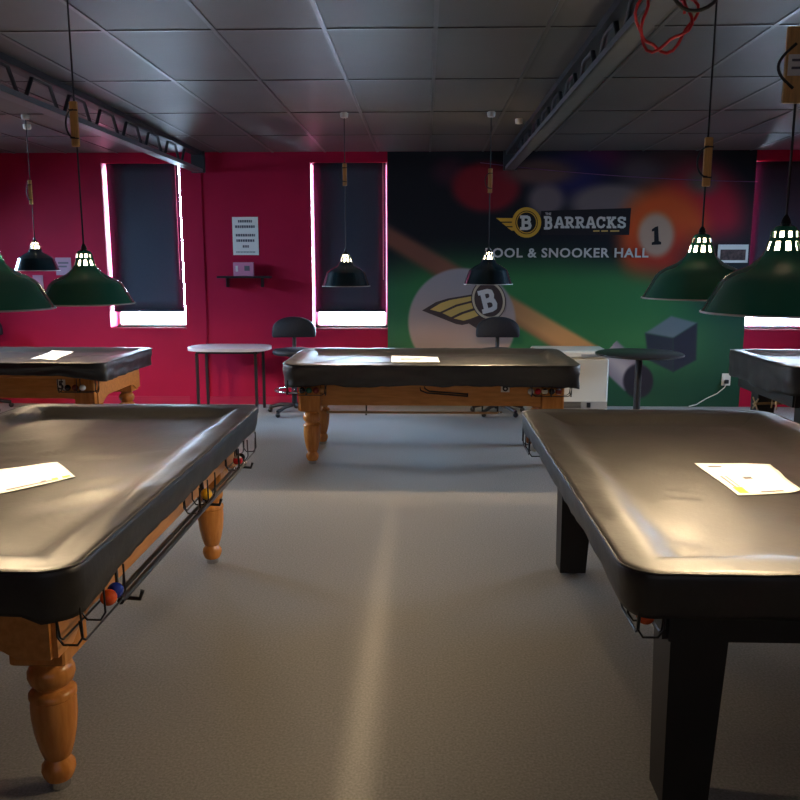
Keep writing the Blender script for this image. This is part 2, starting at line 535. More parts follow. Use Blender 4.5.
def flat(polys, name, m, layer, parent=mural):
    k = MB()
    for ip, poly in enumerate(polys):
        q = [wall_pt(*p) for p in poly]
        n = len(q)
        k.add([(x - mx0, -.0012 * layer - .00006 * ip, z) for x, z in q], [tuple(range(n))])
    return k.build(name, m, parent)


def ell(cx, cy, rx, ry, rot=0, n=40):
    return [(cx + rx * math.cos(a) * math.cos(rot) - ry * math.sin(a) * math.sin(rot), cy + rx * math.cos(a) * math.sin(rot) + ry * math.sin(a) * math.cos(rot)) for a in [2 * PI * i / n for i in range(n)]]


def stroke(pts, w):
    out = []
    for a, b in zip(pts[:-1], pts[1:]):
        dx, dy = b[0] - a[0], b[1] - a[1]; l = math.hypot(dx, dy) or 1
        ex, ey = dx / l * w * .18, dy / l * w * .18
        nx_, ny_ = -dy / l * w / 2, dx / l * w / 2
        out.append([(a[0] - ex + nx_, a[1] - ey + ny_), (b[0] + ex + nx_, b[1] + ey + ny_), (b[0] + ex - nx_, b[1] + ey - ny_), (a[0] - ex - nx_, a[1] - ey - ny_)])
    return out


SLAB = {
    'B': [[(.0, .06), (.55, .06), (.72, .12), (.76, .27), (.7, .42), (.55, .48), (.25, .48)], [(.55, .48), (.76, .55), (.82, .72), (.76, .88), (.55, .94), (.0, .94)], [(.22, 0), (.22, 1)]],
    'A': [[(.12, .94), (.42, .05)], [(.42, .05), (.6, .05), (.9, .94)], [(.25, .64), (.75, .64)], [(-.02, .94), (.32, .94)], [(.68, .94), (1.02, .94)]],
    'R': [[(.0, .06), (.55, .06), (.74, .14), (.78, .29), (.72, .44), (.55, .52), (.25, .52)], [(.5, .52), (.78, .94), (.95, .94)], [(.22, 0), (.22, 1)], [(.0, .94), (.42, .94)]],
    'C': [[(.82, .34), (.8, .2), (.68, .08), (.48, .05), (.28, .1), (.14, .28), (.11, .5), (.14, .72), (.28, .9), (.48, .95), (.7, .9), (.84, .72)], [(.84, .03), (.84, .32)]],
    'K': [[(.22, 0), (.22, 1)], [(.0, .06), (.42, .06)], [(.0, .94), (.42, .94)], [(.28, .6), (.74, .08)], [(.44, .46), (.78, .94)], [(.6, .06), (.94, .06)], [(.66, .94), (.98, .94)]],
    'S': [[(.78, .28), (.74, .12), (.55, .05), (.32, .06), (.16, .15), (.15, .32), (.3, .44), (.62, .53), (.79, .66), (.78, .84), (.6, .95), (.36, .95), (.2, .86), (.15, .7)], [(.8, .03), (.8, .28)], [(.13, .72), (.13, .97)]],
}


def slab_word(word, x0, y0, x1, y1, w, slant=0, tilt=0):
    n = len(word); step = (x1 - x0) / n; polys = []
    for i, ch in enumerate(word):
        for line in SLAB[ch]:
            for q in stroke([(px_ * step * .88 * 1.0, py_ * (y1 - y0)) for px_, py_ in line], w):
                out = []
                for px_, py_ in q:
                    xx, yy = x0 + i * step + px_ + slant * ((y1 - y0) - py_), y0 + py_
                    if tilt:
                        cx, cy = (x0 + x1) / 2, (y0 + y1) / 2
                        xx, yy = cx + (xx - cx) * math.cos(tilt) - (yy - cy) * math.sin(tilt), cy + (xx - cx) * math.sin(tilt) + (yy - cy) * math.cos(tilt)
                    out.append((xx, yy))
                polys.append(out)
    return polys


# hall sign, upper right of the mural
flat([[(541, 211), (631, 208), (629, 235), (541, 235)]], 'name_panel', I_panel, 1)
flat([ell(526.5, 222.5, 14.6, 15.2), [(496, 218), (516, 218.2), (516, 221.6), (500.5, 221.6)], [(501.5, 222.8), (516, 222.8), (516, 226.2), (506, 226.2)], [(507, 227.4), (518, 227.4), (519, 230.6), (511.5, 230.6)]], 'winged_ring', I_y, 2)
flat([ell(526.5, 222.5, 11.2, 11.8)], 'ring_line', I_k, 3)
flat([ell(526.5, 222.5, 10.4, 11.0)], 'inner_ring', I_y, 4)
flat([ell(526.5, 222.5, 9.4, 10.0)], 'dark_disc', I_k, 5)
flat(slab_word('B', 520.4, 216.2, 533.6, 229.4, 3.0), 'emblem_letter', I_w, 6)
flat(slab_word('B', 544.2, 216.6, 553.6, 228.6 + .5, 2.5) + slab_word('ARRACKS', 554.5, 217.2, 627.5, 227.8, 2.3), 'hall_name', I_w, 6)
x_, z_ = wall_pt(545, 215.0); text_mesh('small_word', 'THE', .036, I_w, mural, (x_ - mx0, -.008, z_), bold=.001)
for q, l in ((0, 6.2), (8, 6.6), (17, 9.0)):
    flat([[(593 + q, 230.4), (593 + q + l, 230.3), (593 + q + l, 231.7), (593 + q, 231.8)]], 'tag_word', I_gold, 6)
x_, z_ = wall_pt(484.5, 257.2); x2_, _ = wall_pt(648, 257.2)
full = text_mesh('hall_words', 'POOL & SNOOKER HALL', .142, I_w, mural, (0, 0, 0), bold=.0032, spacing=1.1)
fw = max(v.co.x for v in full.data.vertices); bpy.data.objects.remove(full)
sx_ = (x2_ - x_) / fw
done = ''
for word in ('POOL', '&', 'SNOOKER', 'HALL'):
    if done:
        # advance by the printed length of the words so far
        probe = text_mesh('hall_word', done + word, .142, I_w, mural, (0, 0, 0), bold=.0032, spacing=1.1); w1 = max(v.co.x for v in probe.data.vertices); bpy.data.objects.remove(probe)
        probe = text_mesh('hall_word', word, .142, I_w, mural, (0, 0, 0), bold=.0032, spacing=1.1); w2 = max(v.co.x for v in probe.data.vertices); bpy.data.objects.remove(probe)
        off = w1 - w2
    else: off = 0
    hw_ = text_mesh('hall_word', word, .142, I_w, mural, (x_ - mx0 + off * sx_, -.008, z_), bold=.0032, spacing=1.1)
    hw_.scale.x = sx_
    done += word + ' '
# number on the printed orange ball
flat([[(655, 227), (658, 226), (658.6, 241), (661, 242), (661, 244.5), (651.5, 245), (651.5, 242.5), (654, 241.6), (654, 231), (651.6, 231.6), (651.6, 229.4)]], 'ball_number', I_k, 1)
# winged emblem on the white ball
flat([[(422, 310.5), (436, 302), (448, 298.4), (474, 294), (484, 318), (471, 323), (462, 325), (456, 324)], [(468, 323), (486, 317), (482, 330), (476, 328)]], 'wing_outline', I_d, 1)
flat([[(430, 309.5), (441, 303), (450, 300), (473, 296), (474.5, 299.8), (456, 304.5), (440, 312)], [(442.5, 313), (457, 306.5), (475, 301.8), (477, 307), (461, 312.2), (451, 317)], [(453.6, 318.4), (463, 314), (478, 309.2), (481, 314.6), (470, 318.8), (463.5, 320.6)]], 'wing_feathers', I_gold, 2)
flat([ell(488.5, 300, 17.2, 20.4, -.28)], 'emblem_rim', I_d, 3)
flat([ell(488.5, 300, 16.2, 19.4, -.28)], 'emblem_ring', I_cream, 4)
flat([ell(488.5, 300, 14.0, 17.0, -.28)], 'emblem_disc', I_d, 5)
flat(slab_word('B', 480.5, 289.5, 499, 311, 4.6, 0, -.24), 'ball_letter', I_g, 6)


# ------------------------------------------------------------------ pool tables
def rrect(hx, hy, r, nside=44, ncor=8):
    """points around a rounded rectangle with fixed count, from the +x side going round"""
    out = []
    for cx, cy, a0, L_ in ((1, -1, -PI / 2, hy), (1, 1, 0, hx), (-1, 1, PI / 2, hy), (-1, -1, PI, hx)):
        for k in range(ncor + 1):
            a = a0 + PI / 2 * k / ncor
            out.append((cx * (hx - r) + r * math.cos(a), cy * (hy - r) + r * math.sin(a)))
        # straight run to the next corner
        nxt = {(1, -1): (hx, hy - r), (1, 1): (-(hx - r), hy), (-1, 1): (-hx, -(hy - r)), (-1, -1): (hx - r, -hy)}[(cx, cy)]
        p = out[-1]
        n = nside if L_ == hx else nside // 2
        for k in range(1, n):
            t = k / n
            out.append((p[0] + (nxt[0] - p[0]) * t, p[1] + (nxt[1] - p[1]) * t))
    return out


class Cover:
    def __init__(s, hx, hy, zt, sag, seed, creases=(), rail=.10, rough=.006):
        s.hx, s.hy, s.zt, s.sag, s.seed, s.cr, s.rail, s.rough = hx, hy, zt, sag, seed, creases, rail, rough

    def z(s, x, y, d):
        n1 = noise.noise(Vector((x * 2.6 + s.seed * 9, y * 2.2, s.seed)))
        n2 = noise.noise(Vector((x * 5 + s.seed, y * 9, 3.3 + s.seed)))
        z = s.zt - s.sag * sstep(s.rail * .75, s.rail * 1.9, d + .02 * n1)
        inner = sstep(.04, .16, d)
        z += s.rough * (n1 * .9 * inner + n2 * .45 * (.35 + .65 * inner))
        # rail puckers
        z += .004 * (1 - inner) * noise.noise(Vector((x * 11, y * 11, s.seed + 5)))
        for (x0, y0, x1, y1, amp, wd) in s.cr:
            t, dd = seg((x, y), (x0, y0), (x1, y1))
            dd += .02 * math.sin(t * 5 + x0 * 7)
            env = sstep(-.05, .2, t) * (1 - sstep(.75, 1.05, t))
            z += amp * env * math.exp(-(dd / wd) ** 2)
        if d < .016: z -= .007 * (1 - d / .016) ** 2
        return z

    def at(s, x, y): return s.z(x, y, min(s.hx - abs(x), s.hy - abs(y)))


def build_cover(cv, loc, rz, label, drop, droop=None, cr=.09, wav=1.0):
    """a fitted vinyl sheet: sagging top, raised rails, wavy hanging skirt"""
    mb = MB(); hx, hy = cv.hx, cv.hy
    ds = [0, .006, .014, .024, .036, .05, .066, .084, .104, .126, .15, .176, .205, .24]
    d = .24
    while d < hy - .03: d += .03; ds.append(min(d, hy - .02))
    ds.append(hy - .0004)
    base = rrect(hx, hy, cr)
    n = len(base); rings = []
    # skirt rings, lowest first
    K = 9
    for k in range(K, 0, -1):
        t = k / K; ring = []
        for i, (x, y) in enumerate(base):
            an = math.atan2(y / hy, x / hx)
            corner = max(0, 1 - (math.hypot(hx - abs(x), hy - abs(y)) / .22))
            wv = noise.noise(Vector((x * 4.5, y * 4.5, cv.seed + 2))); w2 = noise.noise(Vector((x * 13, y * 13, cv.seed + 8 + t)))
            dr = drop * (1 + (.10 * wv + .05 * w2) * wav)
            if droop: dr += droop(x, y)
            nx_, ny_ = x / hx, y / hy
            l = math.hypot(nx_ ** 7, ny_ ** 7) or 1; ox, oy = nx_ ** 7 / l, ny_ ** 7 / l
            out = .004 * math.sin(PI * min(1, t * 1.1)) + wav * (t * (.020 * wv + .016 * w2) + .004 * math.sin(t * 9 + wv * 6)) + wav * corner * .02 * t * math.sin(an * 40) - .012 * t
            ring.append((x + ox * out, y + oy * out, cv.zt - .009 - dr * t))
        rings.append(ring)
    for d in ds:
        r = max(.004, cr - d * .9) if d < cr else .004
        r = min(r, (hy - d) * .9)
        ring = [(x, y, cv.z(x, y, d)) for x, y in rrect(hx - d, hy - d, r)]
        rings.append(ring)
    vs = [p for r in rings for p in r]; fs = []
    for k in range(len(rings) - 1):
        for i in range(n):
            j = (i + 1) % n
            fs.append((k * n + i, k * n + j, (k + 1) * n + j, (k + 1) * n + i))
    o = mb.add(vs, fs).build('table_cover', M['vinyl'])
    import bmesh
    bm = bmesh.new(); bm.from_mesh(o.data); bmesh.ops.remove_doubles(bm, verts=bm.verts, dist=.0012); bmesh.ops.recalc_face_normals(bm, faces=bm.faces); bm.to_mesh(o.data); bm.free()
    o.data.polygons.foreach_set('use_smooth', [True] * len(o.data.polygons))
    MB().tube([(x * 1.001, y * 1.001, cv.z(x, y, 0) + .002) for x, y in base], .0042, 8, closed=True).build('seam_piping', M['vinyl'], o, smooth=179)
    so = o.modifiers.new('thick', 'SOLIDIFY'); so.thickness = .002; so.offset = -1
    o.location = loc; o.rotation_euler = (0, 0, rz)
    return tag(o, label, 'table cover')


TURNED = [(.030, 0), (.032, .004), (.032, .026), (.028, .03), (.040, .031), (.047, .045), (.052, .062), (.050, .080), (.040, .094), (.036, .104), (.042, .110), (.054, .150),
          (.064, .200), (.069, .250), (.069, .295), (.066, .312), (.071, .316), (.071, .330), (.062, .340), (.050, .346), (.050, .352), (.064, .366), (.071, .386), (.070, .404),
          (.060, .424), (.050, .432), (.050, .440), (.058, .446), (.058, .452)]


def pool_table(loc, rz, label, hx, hy, wood, legs, zt=.82, apron_in=.13, apron_bot=.555, apron_end_bot=.50, racks=(), foot_leg=None):
    t = empty('pool_table', loc, label, 'pool table', rz)
    ax, ay = hx - apron_in, hy - apron_in
    th = .03
    # long aprons with a scooped lower edge next to the leg blocks
    lx = [p[0] for p in legs]; x0, x1 = min(lx), max(lx)
    def scoop(a, b, lo, hi):
        sg = [(a, hi), (a, lo - .05), (a + .10, lo - .05)]
        for k in range(9):
            u = k / 8; sg.append((a + .10 + .14 * u, lo - .05 * (1 - u) ** 2 if k < 8 else lo))
        for k in range(9):
            u = k / 8; sg.append((b - .24 + .14 * u, lo - .05 * u ** 2))
        sg += [(b - .10, lo - .05), (b, lo - .05), (b, hi)]
        return sg
    for sgn in (-1, 1):
        y = sgn * ay
        if wood: MB().prism(scoop(-ax, ax, apron_bot, zt - .06), y - th / 2, y + th / 2).build('side_apron', M['wood'], t)
        else: MB().box((-ax, y - th / 2, apron_bot), (ax, y + th / 2, zt - .06)).build('side_apron', M['blackwood'], t)
    for sgn in (-1, 1):
        x = sgn * ax
        if wood:
            m_ = MB(); pl = scoop(-ay, ay, apron_bot, zt - .06)
            m_.prism(pl, -th / 2, th / 2); m_.v = [(x + p[1], p[0], p[2]) for p in m_.v]
            m_.build('end_apron', M['wood'], t)
        else: MB().box((x - th / 2, -ay, apron_bot), (x + th / 2, ay, zt - .06)).build('end_apron', M['blackwood'], t)
    MB().box((-hx + .05, -hy + .05, zt - .115), (hx - .05, hy - .05, zt - .075), .01).build('slate_bed', M['wood'] if wood else M['blackwood'], t)
    k = MB(); ro = rrect(hx - .03, hy - .03, .075); ri = rrect(hx - .10, hy - .10, .02); n = len(ro)
    k.v = [(*p, zt - .10) for p in ro] + [(*p, zt - .022) for p in ro] + [(*p, zt - .022) for p in ri] + [(*p, zt - .10) for p in ri]
    for q in range(4):
        for i in range(n): k.f.append((q * n + i, q * n + (i + 1) % n, ((q + 1) % 4) * n + (i + 1) % n, ((q + 1) % 4) * n + i))
    k.build('cushion_rail', M['wood'] if wood else M['blackwood'], t)
    for (lx_, ly_) in legs:
        if wood:
            l = MB().lathe(TURNED[3:], (lx_, ly_, 0), 36).box((lx_ - .085, ly_ - .085, .452), (lx_ + .085, ly_ + .085, zt - .115), .006).build('leg', M['woodleg'], t, smooth=42)
            MB().lathe(TURNED[:4], (lx_, ly_, 0), 28).build('foot', M['chrome'], l, smooth=40)
        else:
            sx, sy = (1 if lx_ > 0 else -1), (1 if ly_ > 0 else -1)
            l = MB().frustum((lx_, ly_, .018), (.068, .068), (lx_ - sx * .012, ly_ - sy * .012, zt - .115), (.088, .088)).build('leg', M['blackwood'], t)
            MB().lathe([(.04, 0), (.042, .004), (.042, .014), (.034, .018)], (lx_, ly_, 0), 20).build('foot', M['chrome'], l, smooth=40)
    for (a, b, side, *ex) in racks:
        dz = ex[0] if ex else 0
        yr = side * (hy - .045 - (ex[1] if len(ex) > 1 else 0)); k = MB(); s_ = side
        zu, zl = .665 + dz, .598 + dz
        for dy in (-.032, .032):
            k.tube([(a, yr + dy, zl + .07), (a + .01, yr + dy, zl + .015), (a + .03, yr + dy, zl), (b - .03, yr + dy, zl), (b - .01, yr + dy, zl + .015), (b, yr + dy, zl + .075)], .0036, 6)
        for q in (a + .004, (a + b) / 2, b - .004):
            k.tube([(q, yr - .034, zl + .11), (q, yr - .036, zl + .02), (q, yr - .02, zl - .004), (q, yr + .02, zl - .004), (q, yr + .036, zl + .02), (q, yr + .034, zl + .11)], .0036, 6)
        k.tube([((a + b) / 2, yr - s_ * .034, zl + .10), ((a + b) / 2, s_ * (ay + .01), zl + .12)], .005, 6)
        k.build('ball_rack', M['wire'], t, smooth=60)
    return t


def sheet(cv, loc, rz, pts, label, marks, curl=0.0, nu=14, nv=10):
    """a printed sheet lying on a cover; pts are its corners in the table's own frame"""
    P = [Vector((p[0], p[1], 0)) for p in pts]
    def at(u, v):
        a = P[0].lerp(P[1], u); b = P[3].lerp(P[2], u); return a.lerp(b, v)
    def zz(u, v):
        p = at(u, v)
        ring = [cv.at(p.x + .07 * math.cos(q * PI / 4), p.y + .07 * math.sin(q * PI / 4)) for q in range(8)]
        return max(cv.at(p.x, p.y), sum(ring) / 8) + .004 + curl * max(0, u - .75) ** 2 * max(0, 1 - v * 2.2) * 6
    base = Vector((*at(.5, .5).xy, 0)); mb = MB()
    vs = [(*(at(i / nu, j / nv) - base).xy, zz(i / nu, j / nv)) for j in range(nv + 1) for i in range(nu + 1)]
    zmin = min(v[2] for v in vs)
    mb.add([(v[0], v[1], v[2] - zmin) for v in vs], [(j * (nu + 1) + i, j * (nu + 1) + i + 1, (j + 1) * (nu + 1) + i + 1, (j + 1) * (nu + 1) + i) for j in range(nv) for i in range(nu)])
    o = mb.build('paper_sheet', M['paper'], smooth=179)
    so = o.modifiers.new('thick', 'SOLIDIFY'); so.thickness = .0008; so.offset = 1
    rot = Matrix.Rotation(rz, 3, 'Z')
    o.location = Vector(loc) + rot @ Vector((base.x, base.y, zmin)); o.rotation_euler = (0, 0, rz)
    tag(o, label, 'paper')
    for (u0, v0, u1, v1, mk) in marks:
        k = MB(); q = []
        for (u, v) in ((u0, v0), (u1, v0), (u1, v1), (u0, v1)):
            p = at(u, v) - base; q.append((p.x, p.y, zz(u, v) - zmin + .0022))
        k.add(q, [(0, 1, 2, 3)]).build('printed_mark', M[mk], o)
    return o


BALLS = []


def ball(loc, c1, label, c2=None):
    r = .0254
    if c2:
        e = empty('pool_ball', (loc[0], loc[1], loc[2] - r), label, 'ball')
        top = [(max(r * math.sin(a), 1e-4), r - r * math.cos(a)) for a in [PI * j / 14 for j in range(15)]]
        MB().lathe(top[4:11], (0, 0, 0), 24, caps=False).build('coloured_band', M['ball_' + c1], e, smooth=179)
        MB().lathe(top[:5], (0, 0, 0), 24).build('pale_cap', M['ball_' + c2], e, smooth=60); MB().lathe(top[10:], (0, 0, 0), 24).build('pale_cap', M['ball_' + c2], e, smooth=60)
        e.rotation_euler = (0, 0, 0)
        return e
    o = MB().sphere((0, 0, r), r, 24, 14).build('pool_ball', M['ball_' + c1], smooth=179)
    o.location = (loc[0], loc[1], loc[2] - r)
    return tag(o, label, 'ball')


def W2(loc, rz, p):
    """table frame to room"""
    return Vector(loc) + Matrix.Rotation(rz, 3, 'Z') @ Vector(p)


def number_plate(t, loc, rz, digit, m_plate='plate'):
    p = MB().box((-.035, -.002, -.045), (.035, .002, .045)).build('number_plate', M[m_plate], t)
    p.location = loc; p.rotation_euler = (0, 0, rz)
    if digit: text_mesh('digit', digit, .10, M['black'], p, (0, -.0035, -.036), bold=.002, align='CENTER')
    return p


# --- near table on the wood side (runs away from the viewer)
LH, LW = 1.255, .68
Ll = (-1.62, 3.245, 0); Lr = PI / 2
tL = pool_table(Ll, Lr, 'near honey timber pool table with turned legs, closest to the viewer', LH, LW, True,
                [(-.965, -.462), (.965, -.445), (-.965, .445), (.965, .445)], zt=.825, apron_in=.125, apron_bot=.575, racks=[(-1.19, -.86, -1), (.0, .26, -1), (.72, 1.14, -1), (-1.19, -.86, 1), (.72, 1.14, 1)])
cL = Cover(LH, LW, .842, .045, 1.3, [(-.281, -.259, .057, -.51, .009, .014), (-.507, -.256, -.26, -.495, .011, .016), (-.733, -.279, -.559, -.513, .010, .02), (-.96, -.64, -.368, -.591, .009, .03),
                                     (-1.047, -.557, -.669, -.608, .008, .018), (-1.089, -.488, -.825, -.569, .007, .018), (.813, .61, 1.188, .461, .022, .03), (.162, .174, .303, .034, .008, .012), (.0, .3, .16, .17, .006, .02),
                                     (.183, -.492, .722, -.553, .007, .016), (-1.1, -.3, -.75, .2, .010, .03), (-1.15, .1, -.7, .5, .008, .03), (.5, .2, .3, .6, .008, .02), (.25, -.6, .12, .3, .005, .02)], rail=.115, rough=.009)
build_cover(cL, Ll, Lr, 'black vinyl cover on the near honey timber pool table, creased around a loose sheet', .105,
            lambda x, y: .035 * max(0, 1 - (x + LH) / .5) * (1 if y < 0 else .4) * (0.25 if x < -LH + .02 and y > -LW + .1 else 1) + .012, wav=.4)
sheet(cL, Ll, Lr, [(.12, .14), (.045, -.05), (-.19, -.22), (-.42, -.045)][::-1] if False else [(-.42, -.04), (-.18, -.225), (.05, -.045), (-.10, .16)], 'white printed sheet lying on the cover of the near honey timber table',
      [(.10, .05, .7, .09, 'ink'), (.55, .06, .62, .13, 'ink'), (.70, .05, .78, .14, 'yellow'), (.84, .06, .95, .14, 'yellow')])
MB().box((-.03, -.002, -.04), (.03, .002, .04)).build('number_plate', M['plate'], tL, loc=(-.80, -LW + .105, .66))
MB().box((-.002, -.03, -.04), (.002, .03, .04)).build('number_plate', M['plate'], tL, loc=(-LH + .105, .22, .60))

ball((-.970, 2.30, .630), 'orange', 'glossy orange ball at the near end of the honey table ball rack')
ball((-.970, 2.355, .630), 'blue', 'dark blue ball tucked behind the orange ball in the near rack')
ball((-.970, 3.42, .630), 'yellow', 'yellow ball in the middle wire rack of the near honey table')
ball((-.970, 4.03, .630), 'red', 'red and cream ball in the far corner rack of the near honey table', 'white')
ball((-.970, 4.085, .630), 'black', 'black ball behind the red and cream ball in the far rack')

# --- rests slung under the near table's side
def rest(name, p0, p1, r, label, m_, head):
    p0, p1 = Vector(p0), Vector(p1)
    e = empty(name, p0, label, 'cue rest')
    d = p1 - p0
    MB().tube([(0, 0, 0), d * .5, d], r, 12).build('shaft', m_, e, smooth=60)
    if head:
        a = d.normalized(); s_ = a.cross(Vector((0, 0, 1))).normalized(); u_ = s_.cross(a); h = MB(); c = Vector((0, 0, 0)); q = .052
        if head == 'cross':
            for sg in (-1, 1): h.tube([c - (s_ + u_ * sg) * q, c, c + (s_ + u_ * sg) * q], .007, 8)
        else:
            h.tube([c - s_ * .05 - u_ * .05, c - s_ * .03 + u_ * .06, c + s_ * .03 + u_ * .06, c + s_ * .05 - u_ * .05], .007, 8)
            h.tube([c + u_ * .06, c + u_ * .085], .007, 8)
        h.tube([c - a * .02, c + a * .06], .011, 10)
        h.build('rest_head', M['brass'], e, smooth=60)
    else:
        MB().tube([d - d.normalized() * .02, d + d.normalized() * .012], r * 1.15, 12).build('end_cap', M['chrome'], e, smooth=60)
    return e


for (lx_, zz_) in ((-.82, .59), (.20, .59), (.86, .59)):
    MB().tube([(lx_, -LW + .12, .70), (lx_, -LW + .055, .70), (lx_, -LW + .05, .60), (lx_ + .0, -LW + .03, .575), (lx_, -LW - .02, .572), (lx_, -LW - .03, .60)], .007, 8).build('rest_hook', M['wire'], tL, smooth=60)
rest('cue_rest', (-.958, 2.36, .591), (-.958, 4.12, .591), .011, 'black rest shaft slung on hooks along the near honey table, outer one', M['black'], None)
rest('cue_rest', (-.990, 2.42, .588), (-.990, 4.02, .588), .009, 'black rest shaft slung against the near honey table, inner one', M['black'], None)

# --- near table with black square legs
RH, RW = 1.19, .68
Rl = (1.215, 3.205, 0); Rr = -PI / 2
tR = pool_table(Rl, Rr, 'near black pool table with square tapered legs and heavy black apron', RH, RW, False,
                [(-.93, -.42), (.93, -.42), (-.93, .42), (.93, .42)], zt=.825, apron_in=.17, apron_bot=.575, racks=[(.95, 1.165, -1, .055, .035), (-1.14, -.86, -1, .06), (.86, 1.12, 1, .03)])
cR = Cover(RH, RW, .846, .045, 4.1, [(.377, -.34, .399, -.22, .004, .008), (.272, -.298, .322, -.19, .004, .008), (.30, -.33, .36, -.20, -.004, .014), (-.258, -.526, .882, -.518, .006, .022), (.909, -.57, .878, -.383, .008, .022),
                                     (-.26, -.482, -.003, -.412, .006, .02), (1.042, -.465, .994, -.138, .007, .018), (.938, -.403, .971, -.10, .006, .016), (1.06, -.2, 1.0, .3, .006, .02), (.96, -.05, .99, .35, .006, .018), (-.2, .1, .4, .5, .004, .05)], rail=.13, rough=.007)
build_cover(cR, Rl, Rr, 'black vinyl cover on the near black pool table, smooth with a raised rail', .098, lambda x, y: .03 * max(0, (x - RH + .35) / .35), cr=.10, wav=.25)
sheet(cR, Rl, Rr, [(.33, -.06), (.285, .19), (-.145, .255), (-.155, -.06)], 'white printed sheet lying on the cover of the near black table',
      [(.05, .1, .08, .5, 'ink'), (.3, .04, .34, .5, 'ink'), (.10, .40, .13, .75, 'ink'), (.16, .06, .32, .10, 'ink'), (.05, .04, .14, .10, 'yellow')] if False else
      [(.06, .04, .2, .2, 'yellow'), (.10, .08, .13, .55, 'ink'), (.17, .22, .19, .55, 'ink'), (.40, .04, .75, .07, 'ink'), (.40, .45, .52, .52, 'ink'), (.12, .85, .3, .9, 'ink')], curl=.03)
ball((.615, 2.10, .687), 'orange', 'orange ball peeping from the corner rack of the near black table')
ball((.615, 2.16, .687), 'white', 'white ball beside the orange one in the black table corner rack')
ball((.58, 4.30, .692), 'brown', 'brown ball in the far corner rack of the near black table')
ball((.58, 4.12, .692), 'white', 'white ball in the far rack of the near black table')

# --- far centre table, long side facing the viewer
CH, CW = 1.20, .65
Cl = (.05, 6.965, 0)
tC = pool_table(Cl, 0, 'honey timber pool table numbered 6 standing crosswise before the mural', CH, CW, True,
                [(-.975, -.525), (-.985, .20), (.98, -.525), (.98, .20)], zt=.82, apron_in=.13, apron_bot=.495, racks=[(-1.16, -.84, -1, 0, -.03), (.80, 1.12, -1, 0, -.03)])
cC = Cover(CH, CW, .842, .035, 7.7, [(-.6, -.2, .3, -.1, .005, .03), (.1, .4, .8, .3, .006, .03), (-1, -.3, -.6, .4, .008, .03)], rail=.11, rough=.006)
build_cover(cC, Cl, 0, 'black vinyl cover on the crosswise honey table in front of the mural', .165, lambda x, y: .02 * max(0, (abs(x) - CH + .3) / .3), cr=.13)
sheet(cC, Cl, 0, [(-.33, -.23), (.08, -.21), (.07, .16), (-.35, .28)], 'white sheet lying on the cover of the crosswise table before the mural', [(.2, .3, .6, .4, 'ink'), (.2, .5, .7, .58, 'ink')])
number_plate(tC, (.605, -CW + .110, .655), 0, '6')
for (xa, xb) in ((-.09, .30),):
    MB().tube([(xa, -CW + .125, .67), (xa + .01, -CW + .115, .62), (xa + .06, -CW + .11, .60), (xb, -CW + .11, .575)], .006, 8).tube([(xa + .035, -CW + .125, .67), (xa + .045, -CW + .115, .635), (xa + .08, -CW + .11, .615), (xb, -CW + .11, .592)], .006, 8).tube([(xb, -CW + .11, .57), (xb, -CW + .11, .60)], .006, 8).build('pocket_rail', M['wire'], tC, smooth=60)
for k_, (c_, l_, c2) in enumerate([('tan', 'tan ball nearest the leg in the crosswise table rack under the blind', None), ('maroon', 'dark red ball between tan and green balls in the crosswise table rack', None), ('green', 'dark green ball next to the chrome foot ring on the crosswise table', None), ('black', 'black ball outermost in the rack below the blind side corner', None)]):
    ball((-.815 - .056 * k_, 6.328, .632), c_, l_, c2)
for k_, (c_, l_, c2) in enumerate([('white', 'white ball in the crosswise table rack nearest the number plate', None), ('red', 'red ball second along from the number plate in the rack', None), ('white', 'cream and black ball third from the number plate in the rack', 'black'), ('black', 'black ball fourth from the number plate in the rack', None), ('maroon', 'dark red ball at the rack end in front of the freezer', 'white')]):
    ball((.80 + .055 * k_ + .05, 6.328, .632), c_, l_, c2)
for xq in (-.525, .425):
    MB().box((xq - .006, -CW + .135, .415), (xq + .006, -CW + .15, .56)).box((xq - .006, -CW + .10, .415), (xq + .006, -CW + .15, .427)).build('rest_hook', M['wire'], tC)
MB().tube([(.55, -CW + .14, .56), (.55, -CW + .14, .44), (.56, -CW + .12, .43)], .008, 8).build('rest_hook', M['wire'], tC)
rest('cue_rest', (-.80, 6.43, .437), (.62, 6.43, .437), .010, 'long timber rest shaft hung under the crosswise table before the mural', M['cuewood'], None)

# --- far table on the left, numbered 5
FH, FW = 1.20, .62
Fl = (-3.80, 6.985, 0)
tF = pool_table(Fl, 0, 'honey timber pool table numbered 5 standing crosswise under two lamps by the red wall', FH, FW, True,
                [(-.97, -.47), (.99, -.45), (-.97, .42), (.985, .40)], zt=.82, apron_in=.13, apron_bot=.53, racks=[(.80, 1.12, -1)])
cF = Cover(FH, FW, .842, .03, 11.2, [(.3, -.3, .9, .3, .006, .03)], rough=.007)
build_cover(cF, Fl, 0, 'black vinyl cover on the table numbered 5 beside the red wall', .10, lambda x, y: .05 * max(0, (x - FH + .35) / .35))
sheet(cF, Fl, 0, [(.35, -.12), (.62, -.22), (.50, .42), (.27, .46)], 'white sheet lying on the cover of the table numbered 5', [])
number_plate(tF, (.79, -FW + .105, .645), 0, '5')
for k_, (c_, l_) in enumerate([('black', 'black ball next to the plate numbered 5 in the wire rack'), ('maroon', 'dark red ball in the middle of the rack by the plate numbered 5'), ('white', 'cream ball at the rack end on the table numbered 5')]):
    ball((-2.93 + .062 * k_, 6.41, .632), c_, l_)

